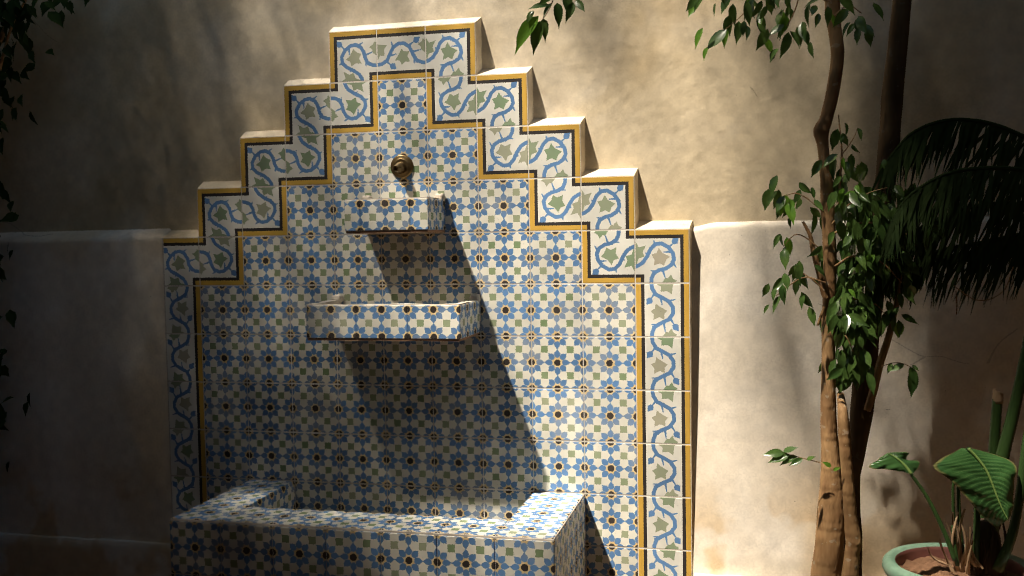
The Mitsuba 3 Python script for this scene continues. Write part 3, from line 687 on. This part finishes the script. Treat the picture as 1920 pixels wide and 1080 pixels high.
# ------------------------------------------------------------------ the ficus
thing("ficus_tree", "slender ficus with twisted brown trunks and glossy hanging leaves, right of the fountain", "tree")
add("ficus_tree__trunk", tube(TRUNK_MAIN, 8, 20, 0.17), "bsdf_bark", smooth=True, label="main pale brown trunk, widening at its foot")
add("ficus_tree__trunk", tube(TRUNK_FRONT, 8, 16, 0.15, seed=3), "bsdf_bark", smooth=True, label="thin kinked stem in front of the main trunk")
add("ficus_tree__trunk", tube(TRUNK_REAR, 8, 16, 0.15, seed=5), "bsdf_shaded_bark", smooth=True, label="trunk behind, leaning right, with shade painted into its bark")
for pts in (BRANCH_RIGHT, BRANCH_LEFT, STUB_TWIG):
    add("ficus_tree__branch", tube(pts, 6, 10, 0.08), "bsdf_bark", smooth=True)
LIMBS = [[(2.60, -.42, 3.0, .022), (2.2, -.9, 3.7, .024), (1.6, -1.5, 4.3, .020), (0.7, -1.9, 4.8, .014), (-.3, -2.2, 5.0, .008)],
         [(2.60, -.42, 3.0, .02), (2.7, -1.0, 3.8, .02), (2.6, -1.7, 4.6, .016), (2.2, -2.4, 5.0, .008)],
         [(2.98, -.30, 3.1, .02), (3.3, -.7, 3.9, .018), (3.9, -1.2, 4.6, .012), (4.3, -1.6, 4.9, .006)]]
for L in LIMBS:
    add("ficus_tree__branch", tube(L, 6, 8, 0.1), "bsdf_bark", smooth=True)
for tw in TWIGS:
    add("ficus_tree__twig", tube([(q[0], q[1], q[2], q[3] * .62) for q in tw], 4, 5), "bsdf_bark", smooth=True)

def leaf_mesh(wid, fold, droop, twist, n=7):
    """A pointed leaf 1 long: base at the origin, tip along x, upper side towards z."""
    t = np.linspace(0, 1, n)
    w = wid * np.sin(np.pi * t ** 0.80) ** 0.85 * (1 - 0.30 * t)
    w[-2] *= 0.62; w[0] = 0.008; w[-1] = 0.0
    c = np.stack([t, 0 * t, -droop * t * t], -1)
    V = []
    for k in range(n):
        a = twist * t[k]
        s = np.array([0, math.cos(a), math.sin(a)]); u = np.array([0, -math.sin(a), math.cos(a)])
        e = fold * w[k]
        V.append([c[k] - s * w[k] + u * e, c[k] - s * w[k] * .5 + u * e * .38, c[k], c[k] + s * w[k] * .5 + u * e * .38, c[k] + s * w[k] + u * e])
    return grid(np.array(V))
LEAVES = [ply(leaf_mesh(*a), None, True) for a in ((.23, .35, .16, .1), (.25, .20, .28, -.25), (.21, .55, .22, .3), (.24, .1, .10, -.1), (.22, .4, .40, .2))]

def frame(o, tip, nrm, size):
    x_ = np.asarray(tip, float); x_ /= np.linalg.norm(x_)
    y_ = np.cross(nrm, x_); y_ /= np.linalg.norm(y_) + 1e-9
    z_ = np.cross(x_, y_)
    M = np.eye(4); M[:3, 0], M[:3, 1], M[:3, 2], M[:3, 3] = x_ * size, y_ * size, z_ * size, o
    return T(M.tolist())

def place_leaf(base, o, tip, nrm, size, bsdf):
    k = key_of(base)
    scene[k] = {**LEAVES[rng.integers(len(LEAVES))], "to_world": frame(o, tip, nrm, size), "bsdf": ref(bsdf)}
    return k

key_counts = {}
_plain_key = key_of
def key_of(name):                     # the same, without walking the numbers again
    n = key_counts.get(name, 0)
    while (k := name if n == 0 else f"{name}_{n:03d}") in scene:
        n += 1
    key_counts[name] = n
    return k

for cx_, cy_, cz_, sx, sz, n in CLUSTERS:
    for _ in range(int(n * 0.74)):
        d = rng.normal(0, 1, 3) * 0.66
        o = np.array([cx_ + d[0] * sx, cy_ + d[1] * 0.05, cz_ + d[2] * sz + 0.015])
        tip = np.array([d[0] * 0.45 + rng.normal(0, .30), rng.normal(-.15, .35), -1 + rng.normal(0, .28)])
        nrm = np.array([rng.normal(-.15, .5), -0.9, 0.55 + rng.normal(0, .35)])
        place_leaf("ficus_tree__leaf", o, tip, nrm, rng.uniform(.036, .074), "bsdf_young_sunlit_leaf" if rng.random() < 0.10 else "bsdf_ficus_leaf")
for i in range(0, len(LONE_LEAVES), 2):
    a, b = np.array(LONE_LEAVES[i]), np.array(LONE_LEAVES[i + 1])
    place_leaf("ficus_tree__leaf", a, b - a, np.array([rng.normal(0, .4), -.8, .6]), np.linalg.norm(b - a) * 1.03, "bsdf_young_sunlit_leaf" if i in (12, 14, 32) else "bsdf_ficus_leaf")  # the hanging sprig has one leaf in brighter green, in place of sunlight

def leafage(centres, n, lo, hi, seed):
    """Many hanging leaves about the centres (x, y, z, spread) as one mesh."""
    r = np.random.default_rng(seed); Vs, Fs = [], []
    base = leaf_mesh(.23, .35, .2, .1, 6)
    for i in range(n):
        c = centres[r.integers(len(centres))]
        o = np.array(c[:3]) + r.normal(0, 1, 3) * [c[3], .05, c[3]]
        M = np.array(frame(o, [r.normal(0, .35), r.normal(-.1, .35), -1 + r.normal(0, .3)], [r.normal(-.1, .6), -.9, .5 + r.normal(0, .4)], r.uniform(lo, hi)).matrix, float)
        Vs.append(base.vertices @ M[:3, :3].T + M[:3, 3]); Fs.append(base.faces + i * len(base.vertices))
    return trimesh.Trimesh(np.vstack(Vs), np.vstack(Fs), process=False)
add("ficus_tree__inner_foliage", leafage([(2.74, -.40, 1.66, .055), (2.82, -.38, 1.62, .06), (2.75, -.38, 1.53, .06), (2.84, -.36, 1.50, .055), (2.77, -.38, 1.41, .05), (2.72, -.42, 1.30, .035), (2.73, -.42, 1.18, .03), (2.90, -.36, 1.62, .04), (2.79, -.38, 1.34, .03)], 420, .055, .085, 11),
    "bsdf_ficus_leaf", smooth=True, kind="stuff", label="dense dark leaves round the trunks")

# the crown overhead: leaf clusters, unseen, gaps and cover shaped to set sun and shade on the wall (cover along the sun's path to the wall at x, z)
SX = np.array([-1.6, -1.0, -.4, 0, .4, .8, 1.0, 1.2, 1.6, 2.0, 2.2, 2.4, 2.6, 2.8, 3.2, 3.6, 4.2, 5.0])
SZ = np.array([3.4, 2.4, 2.0, 1.6, 1.2, .8, .4, 0, -.4, -.9, -1.5, -2.2, -3.0])
OPEN = np.array([
    [.00, .01, .02, .09, .20, .42, .54, .68, .70, .84, .54, .30, .20, .04, .00, .00, .00, .00],
    [.00, .01, .02, .10, .22, .44, .60, .80, .72, 1.0, .62, .28, .22, .05, .00, .00, .00, .00],
    [.00, .01, .03, .09, .17, .32, .48, .66, .96, 1.0, .94, .30, .24, .06, .00, .00, .00, .00],
    [.00, .01, .03, .08, .14, .28, .44, .70, 1.0, 1.0, 1.0, .32, .22, .09, .01, .00, .00, .00],
    [.00, .01, .02, .07, .13, .22, .26, .74, 1.0, 1.0, 1.0, .46, .28, .13, .02, .00, .00, .00],
    [.00, .01, .02, .06, .08, .05, .07, .56, 1.0, 1.0, 1.0, .66, .40, .34, .05, .00, .00, .00],
    [.00, .00, .01, .05, .06, .04, .05, .44, 1.0, 1.0, 1.0, .95, .60, .44, .16, .00, .00, .00],
    [.00, .00, .02, .04, .13, .24, .30, .42, .96, 1.0, 1.0, .82, .46, .44, .44, .02, .01, .00],
    [.00, .00, .01, .03, .06, .12, .17, .25, .48, 1.0, 1.0, .60, .34, .42, .40, .10, .06, .02],
    [.00, .00, .00, .02, .03, .03, .04, .05, .07, .42, .88, .36, .14, .14, .24, .55, .50, .20],
    [.00, .00, .00, .01, .02, .03, .03, .03, .03, .08, .18, .10, .06, .06, .14, .55, .70, .40],
    [.00, .00, .00, .00, .00, .00, .00, .00, .00, .00, .00, .00, .00, .00, .08, .40, .60, .40],
    [.00, .00, .00, .00, .00, .00, .00, .00, .00, .00, .00, .00, .00, .00, .00, .00, .00, .00]])
def open_at(x, z):
    i = np.clip(np.searchsorted(SX, x) - 1, 0, len(SX) - 2); k = np.clip(np.searchsorted(-SZ, -z) - 1, 0, len(SZ) - 2)
    a = np.clip((x - SX[i]) / (SX[i + 1] - SX[i]), 0, 1); b = np.clip((SZ[k] - z) / (SZ[k] - SZ[k + 1]), 0, 1)
    return (OPEN[k, i] * (1 - a) + OPEN[k, i + 1] * a) * (1 - b) + (OPEN[k + 1, i] * (1 - a) + OPEN[k + 1, i + 1] * a) * b

CELL, PER_CLUSTER = 0.10, 1.5

def crown():
    per = 7
    x0, x1, z0, z1 = -2.3, 5.2, -6.5, 3.3
    tmax = 4.8
    gx_, gz_ = np.meshgrid(np.arange(x0, x1, CELL), np.arange(z0, z1, CELL), indexing="ij")
    gx_, gz_ = gx_.ravel(), gz_.ravel()
    v_ = open_at(gx_, gz_)
    v_ = np.clip(v_ * (0.64 + 0.72 * meshkit.fbm(np.stack([gx_ * 2.4, gz_ * 1.3, 0 * gx_], 1), 3, 4)), 0, 1) ** np.where(v_ > .9, .3, 1)
    tau = np.where(v_ > .93, 0, np.minimum(-np.log(np.maximum(v_, 0.006)), tmax))
    num = np.floor(tau / PER_CLUSTER * (1 + 0.9 * np.clip((tau - 1.8) / 1.6, 0, 1)) + rng.uniform(0, 1, len(tau))).astype(int)
    cx_, cz_ = np.repeat(gx_, num), np.repeat(gz_, num)
    cx_, cz_ = cx_ + rng.uniform(0, CELL, len(cx_)), cz_ + rng.uniform(0, CELL, len(cz_))
    h = rng.uniform(7.5, 11.5, len(cx_))
    s = h - cz_
    c = np.stack([cx_, 0 * cx_, cz_], 1) + s[:, None] * SUN
    c = c[(c[:, 1] < -0.25) & (c[:, 2] > 3.3)]
    o = np.repeat(c, per, 0) + rng.normal(0, 0.055, (len(c) * per, 3))
    m = len(o)
    tip = np.stack([rng.normal(0, .6, m), rng.normal(0, .6, m), rng.normal(-.6, .5, m)], 1)
    tip /= np.linalg.norm(tip, axis=1, keepdims=True)
    nr = np.stack([rng.normal(0, .7, m), rng.normal(0, .7, m), np.ones(m)], 1)
    y_ = np.cross(nr, tip); y_ /= np.linalg.norm(y_, axis=1, keepdims=True)
    z_ = np.cross(tip, y_)
    L = rng.uniform(.06, .095, m)
    loc = np.array([[0, 0, 0], [.35, -.22, .07], [.35, .22, .07], [.7, -.16, .0], [.7, .16, .0], [1, 0, -.12], [.5, 0, 0]])
    V = o[:, None] + L[:, None, None] * (loc[None, :, :1] * tip[:, None] + loc[None, :, 1:2] * y_[:, None] + loc[None, :, 2:] * z_[:, None])
    F = np.array([[0, 1, 6], [0, 6, 2], [1, 3, 6], [6, 4, 2], [3, 5, 6], [6, 5, 4]])
    F = (F[None] + (np.arange(m) * 7)[:, None, None]).reshape(-1, 3)
    return trimesh.Trimesh(V.reshape(-1, 3), F, process=False), m

crown_mesh, n_leaves = crown()
add("ficus_tree__crown", crown_mesh, "bsdf_crown_leaf", smooth=True, kind="stuff", label="unseen leafy crown over the courtyard, its gaps shaped to set the sun on the wall")
print("crown leaves", n_leaves)

# ------------------------------------------------------------------ the palm
thing("palm", "palm with dark drooping feathery fronds in the shade behind the ficus", "palm tree")
add("palm__trunk", tube([(3.75, -.5, 0, .11), (3.74, -.48, .6, .10), (3.72, -.46, 1.1, .095), (3.68, -.45, 1.5, .07), (3.6, -.45, 1.62, .03)], 6, 14, 0.25), "bsdf_bark", smooth=True)

def frond(rachis, L0, toward, seed):
    r = np.random.default_rng(seed)
    S = spline(rachis, 14)
    p = S[:, :3]; t = np.gradient(p, axis=0); t /= np.linalg.norm(t, axis=1, keepdims=True)
    V, F = [], []
    n = 230
    for q in range(n):
        f_ = q / (n - 1) * (len(p) - 1); i = min(int(f_), len(p) - 2)
        o = p[i] + (p[i + 1] - p[i]) * (f_ - i); tt = t[i]
        L = L0 * (0.55 + 0.6 * math.sin(math.pi * min(1, 0.18 + q / n * 0.75))) * r.uniform(.55, 1.2)
        side = 1 if q % 2 else -1
        d = np.array([0, side * r.uniform(.15, .6) + toward, -1.0]) + tt * r.uniform(.25, .75) + r.normal(0, .16, 3)
        d /= np.linalg.norm(d)
        sd = np.cross(d, [0, 1, 0.1]); sd /= np.linalg.norm(sd)
        w = r.uniform(.0030, .0062)
        for k, (a, ww, dr_) in enumerate(((0, .5, 0), (.35, 1, .02), (.7, .8, .07), (1, .08, .16))):
            c = o + d * L * a + np.array([0, 0, -1]) * L * dr_
            V += [c - sd * w * ww, c + sd * w * ww]
        b = len(V) - 8
        for k in range(3):
            F += [(b + 2 * k, b + 2 * k + 1, b + 2 * k + 3), (b + 2 * k, b + 2 * k + 3, b + 2 * k + 2)]
    return trimesh.Trimesh(np.array(V), np.array(F), process=False)

for q, (R_, L0, tw_) in enumerate(((FROND_0, .155, -.15), (FROND_1, .165, -.25), (FROND_2, .17, -.1), (FROND_3, .165, .05))):
    k = key_of("palm__frond")
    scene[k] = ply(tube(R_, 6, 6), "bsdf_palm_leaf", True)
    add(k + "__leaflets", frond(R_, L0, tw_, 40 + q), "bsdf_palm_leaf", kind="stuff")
add("palm__dry_twig", tube(DRY_TWIG, 4, 5), "bsdf_bark", smooth=True)
add("palm__dry_twig", tube(DRY_TWIG_B, 4, 5), "bsdf_bark", smooth=True)

# ------------------------------------------------------------------ pot and potted plant
PX, PY, PZ = 3.007, -0.70, 0.626
def glaze(p, n, uv):
    return mix((0.12, 0.235, 0.16), (0.25, 0.365, 0.28), fbm(p.x * 12, p.y * 12, p.z * 12, 4)) * (0.9 + 0.2 * noise(p.x * 90, p.y * 90, p.z * 90))
scene["bsdf_glaze"] = {"type": "twosided", "bsdf": {"type": "principled", "base_color": proc(glaze), "roughness": 0.38, "specular": 0.5}}
def soil(p, n, uv):
    return mix((0.10, 0.055, 0.032), (0.24, 0.135, 0.08), fbm(p.x * 60, p.y * 60, p.z * 60, 4))
scene["bsdf_soil"] = {"type": "twosided", "bsdf": {"type": "principled", "base_color": proc(soil), "roughness": 0.95, "specular": 0.1}}
def inner_clay(p, n, uv):
    return mix((0.13, 0.05, 0.045), (0.22, 0.09, 0.07), fbm(p.x * 30, p.y * 30, p.z * 30, 3))
scene["bsdf_inner_clay"] = {"type": "twosided", "bsdf": {"type": "principled", "base_color": proc(inner_clay), "roughness": 0.6}}
thing("plant_pot", "celadon green glazed pot with a thick rounded rim, full of brown soil", "pot")
pm = lathe([(0, .0), (.130, .0), (.138, .01), (.150, .12), (.170, .32), (.183, .48), (.186, .560), (.192, .575), (.203, .588), (.209, .602), (.207, .616), (.198, .625), (.184, .627), (.173, .620)], 64)
pm.vertices += [PX, PY, 0]
add("plant_pot", pm, "bsdf_glaze", smooth=45)
pi_ = lathe([(.173, .620), (.168, .610), (.167, .53)], 64); pi_.vertices += [PX, PY, 0]
add("plant_pot__inner_wall", pi_, "bsdf_inner_clay", smooth=45)
rr, aa = np.meshgrid(np.linspace(0.001, .17, 26), np.linspace(0, 2 * np.pi, 73), indexing="ij")
sv = np.stack([PX + rr * np.cos(aa), PY + rr * np.sin(aa), 0 * rr + .588], -1)
sv[..., 2] += (meshkit.fbm(sv * 24, 4) - .5) * .040 + (meshkit.fbm(sv * 90, 2) - .5) * .018
add("plant_pot__soil", grid(sv.transpose(1, 0, 2)), "bsdf_soil", smooth=True)
for a, b, s in ((-.055, -.12, .017), (-.02, -.14, .013), (-.10, -.06, .008), (-.08, -.10, .006), (.03, -.13, .014)):
    st = trimesh.creation.icosphere(2, 1.0)
    st.vertices *= 1 + (meshkit.fbm(st.vertices * 1.3 + a * 50, 3)[:, None] - .5) * .7
    st.vertices = st.vertices * [s, s, s * .6] + [PX + a, PY + b, .592]
    add("plant_pot__stone", st, "bsdf_dado_plaster", smooth=True)

def stemcol(p, n, uv):
    return mix((0.012, 0.028, 0.009), (0.042, 0.085, 0.020), fbm(p.x * 20, p.y * 20, p.z * 6, 3))
scene["bsdf_stem"] = {"type": "twosided", "bsdf": {"type": "principled", "base_color": proc(stemcol), "roughness": 0.35, "specular": 0.5}}
def drycol(p, n, uv):
    return mix((0.16, 0.075, 0.035), (0.50, 0.36, 0.22), fbm(p.x * 50, p.y * 50, p.z * 14, 4))
scene["bsdf_dry"] = {"type": "twosided", "bsdf": {"type": "principled", "base_color": proc(drycol), "roughness": 0.75}}
def fibrecol(p, n, uv):
    return mix((0.016, 0.011, 0.008), (0.075, 0.045, 0.026), fbm(p.x * 120, p.y * 120, p.z * 12, 3))
scene["bsdf_fibre"] = {"type": "twosided", "bsdf": {"type": "principled", "base_color": proc(fibrecol), "roughness": 0.9}}
def veined(k, shine):
    def fn(p, n, uv):
        side = dr.abs(uv.y)
        s_ = (uv.x - side * 0.16) * 19 + 0.5 * noise(p.x * 30, p.z * 30, 0.0)
        f = dr.abs(s_ - dr.round(s_))
        vein = smoothstep(0.10, 0.0, f) * smoothstep(1.0, 0.5, side)
        c = mix((0.020, 0.062, 0.020), (0.040, 0.100, 0.028), fbm(p.x * 14, p.y * 14, p.z * 14, 3)) * k
        c = mix(c, (0.09 * k, 0.15 * k, 0.05 * k), 0.45 * vein)
        edge = smoothstep(0.93, 1.0, side + 0.06 * noise(p.x * 60, p.z * 60, 1.0))
        return mix(c, (0.20, 0.15, 0.06), 0.55 * edge)
    return fn
def pleat(p, n, uv):
    s_ = (uv.x - dr.abs(uv.y) * 0.16) * 19
    return dr.cos(s_ * 6.2832) * 0.5 + fbm(p.x * 40, p.y * 40, p.z * 40, 2)
scene["bsdf_big_leaf"] = {"type": "blendbsdf", "weight": 0.3, "skin": {"type": "bumpmap", "arbitrary": proc(pleat), "scale": 0.0012, "bsdf": {"type": "twosided", "bsdf": {"type": "principled", "base_color": proc(veined(1.0, 0)), "roughness": 0.27, "specular": 0.6}}},
                          "thin": {"type": "principledthin", "base_color": proc(veined(1.7, 1)), "roughness": 0.5, "diff_trans": 0.6, "eta": 1.45}}
scene["bsdf_rib"] = {"type": "twosided", "bsdf": {"type": "principled", "base_color": {"type": "rgb", "value": [0.16, 0.25, 0.07]}, "roughness": 0.4}}

thing("potted_plant", "broad leaved tropical plant with cut stems and dry sheaths growing in the green pot", "plant")
def broad_leaf(rib, lft, rgt, lift):
    n, m = 26, 10
    rs = lambda P: np.array([np.interp(np.linspace(0, 1, n), np.linspace(0, 1, len(S_)), S_[:, c]) for S_ in (spline(np.asarray(P, float), 8),) for c in range(3)]).T
    r, a, b = rs(rib), rs(lft), rs(rgt)
    V = np.zeros((n, 2 * m + 1, 3))
    for k in range(n):
        for c in range(m + 1):
            t = c / m
            bulge = np.array([0, -1, .6]) * lift * math.sin(math.pi * t) * math.sin(math.pi * (k + .5) / n)
            ripple = np.array([.3, -1, 0]) * 0.0022 * (math.sin(k * 1.55 + t * 5) + math.sin(k * .83 + t * 3 + c * .2)) * t
            V[k, m - c] = r[k] + (a[k] - r[k]) * t + bulge + ripple
            V[k, m + c] = r[k] + (b[k] - r[k]) * t + bulge + ripple
    tt, cc = np.meshgrid(np.linspace(0, 1, n), np.linspace(-1, 1, 2 * m + 1), indexing="ij")
    return grid(V), r, np.stack([tt.ravel(), cc.ravel()], 1)
for nm, rib, l_, r_, lf, lab in (("leaf", BIG_RIB, BIG_LEFT, BIG_RIGHT, .016, "broad drooping glossy leaf with a pale rib"), ("leaf", SMALL_RIB, SMALL_LEFT, SMALL_RIGHT, .008, "smaller folded leaf on a thin stalk")):
    g_, rr_, uv_ = broad_leaf(rib, l_, r_, lf)
    k = add("potted_plant__leaf", g_, "bsdf_big_leaf", smooth=True, uv=uv_, label=lab)
    rad = np.linspace(.0048, .0012, len(rr_))[:, None]
    add(k + "__rib", tube(np.c_[rr_ + [0, -.0035, .001], rad], 1, 7), "bsdf_rib", smooth=True)
add("potted_plant__stem", tube(STEM_CUT, 6, 14), "bsdf_stem", smooth=True, label="thick dark stem cut off at the top")
ce = tube([tuple(np.array(STEM_CUT[0]) + [0, 0, -.028, .0012]), tuple(np.array(STEM_CUT[0]) + [0, 0, .001, .001]), tuple(np.array(STEM_CUT[0]) + [0.002, 0, .006, .003])], 3, 14)
add("potted_plant__stem__cut_end", ce, "bsdf_dry", smooth=True)
for s_ in (STEM_TALL, STEM_EDGE, STEM_THIN, STEM_THIN_B, STEM_GREEN, PETIOLE_SMALL, BIG_PETIOLE):
    add("potted_plant__stem", tube(s_, 6, 10), "bsdf_stem", smooth=True)
add("potted_plant__stump", tube(STUMP, 8, 22, 0.35), "bsdf_fibre", smooth=True, label="dark fibrous stump of the plant")

def sheath(a, b, w, seed):
    r = np.random.default_rng(seed)
    n = 9; V = []
    a, b = np.array(a), np.array(b); ax = b - a
    s = np.cross(ax, [0, 1, 0]); s /= np.linalg.norm(s); o = np.cross(s, ax); o /= np.linalg.norm(o)
    bend = r.normal(0, .010, 2); a0 = r.uniform(0, 3)
    for k in range(n):
        t = k / (n - 1)
        ww = w * (1.1 - .75 * t) * (1 + r.normal(0, .10))
        c = a + ax * t + s * bend[0] * math.sin(3 * t) + o * bend[1] * math.sin(2.5 * t)
        V.append([c + ww * (s * math.cos(q) + o * math.sin(q)) for q in np.linspace(a0, a0 + 4.2, 6)])
    return grid(np.array(V))
for i in range(0, len(DRY), 3):
    add("potted_plant__dry_sheath", sheath(DRY[i], DRY[i + 1], DRY[i + 2], i), "bsdf_dry", smooth=True)
for i in range(14):
    a = np.array([3.085 + rng.normal(0, .03), -.68 + rng.normal(0, .02), .60]); b = a + [rng.normal(0, .02), rng.normal(0, .01), rng.uniform(.08, .15)]
    add("potted_plant__dry_sheath", sheath(a, b, rng.uniform(.004, .008), 90 + i), "bsdf_fibre", smooth=True)

# ------------------------------------------------------------------ the creeper at the left
VINE = [(a - .09, b, c) for a, b, c in VINE]
thing("climbing_plant", "dark leafy creeper in deep shade climbing the wall far from the sunlit side", "creeper")
add("climbing_plant__stem", tube([(a, b, c, .012 - .001 * i) for i, (a, b, c) in enumerate(VINE)], 6, 8, .1), "bsdf_bark", smooth=True)
add("climbing_plant__stem", tube([(a - .12 + .05 * math.sin(i * 2.1), b + .05, c, .010) for i, (a, b, c) in enumerate(VINE)], 6, 8, .1), "bsdf_bark", smooth=True)
def mass(n, seed):
    r = np.random.default_rng(seed); Vs, Fs = [], []
    base = leaf_mesh(.30, .3, .2, .1, 5)
    S = spline(VINE, 30)
    for i in range(n):
        c = S[r.integers(len(S))]
        o = c + [r.normal(-.10, .085), r.normal(-.03, .07), r.normal(0, .05)]
        if c[2] > 2.3: o[0] += r.normal(-.05, .10)
        M = np.array(frame(o, [r.normal(0, .5), r.normal(-.3, .4), r.normal(-.8, .4)], [r.normal(0, .5), -1, r.normal(.4, .4)], r.uniform(.05, .09)).matrix, float)
        Vs.append(base.vertices @ M[:3, :3].T + M[:3, 3]); Fs.append(base.faces + i * len(base.vertices))
    return trimesh.Trimesh(np.vstack(Vs), np.vstack(Fs), process=False)
add("climbing_plant__foliage", mass(1500, 5), "bsdf_vine_leaf", smooth=True, kind="stuff")
for a, b, c in ((-.60, -.2, 1.50), (-.66, -.2, 1.02), (-.64, -.2, .93), (-.60, -.2, 1.14), (-.66, -.2, 1.42)):
    place_leaf("climbing_plant__leaf", np.array([a, b, c]), np.array([rng.normal(.2, .3), -.2, -1]), np.array([rng.normal(0, .4), -1, .4]), rng.uniform(.06, .08), "bsdf_vine_leaf")
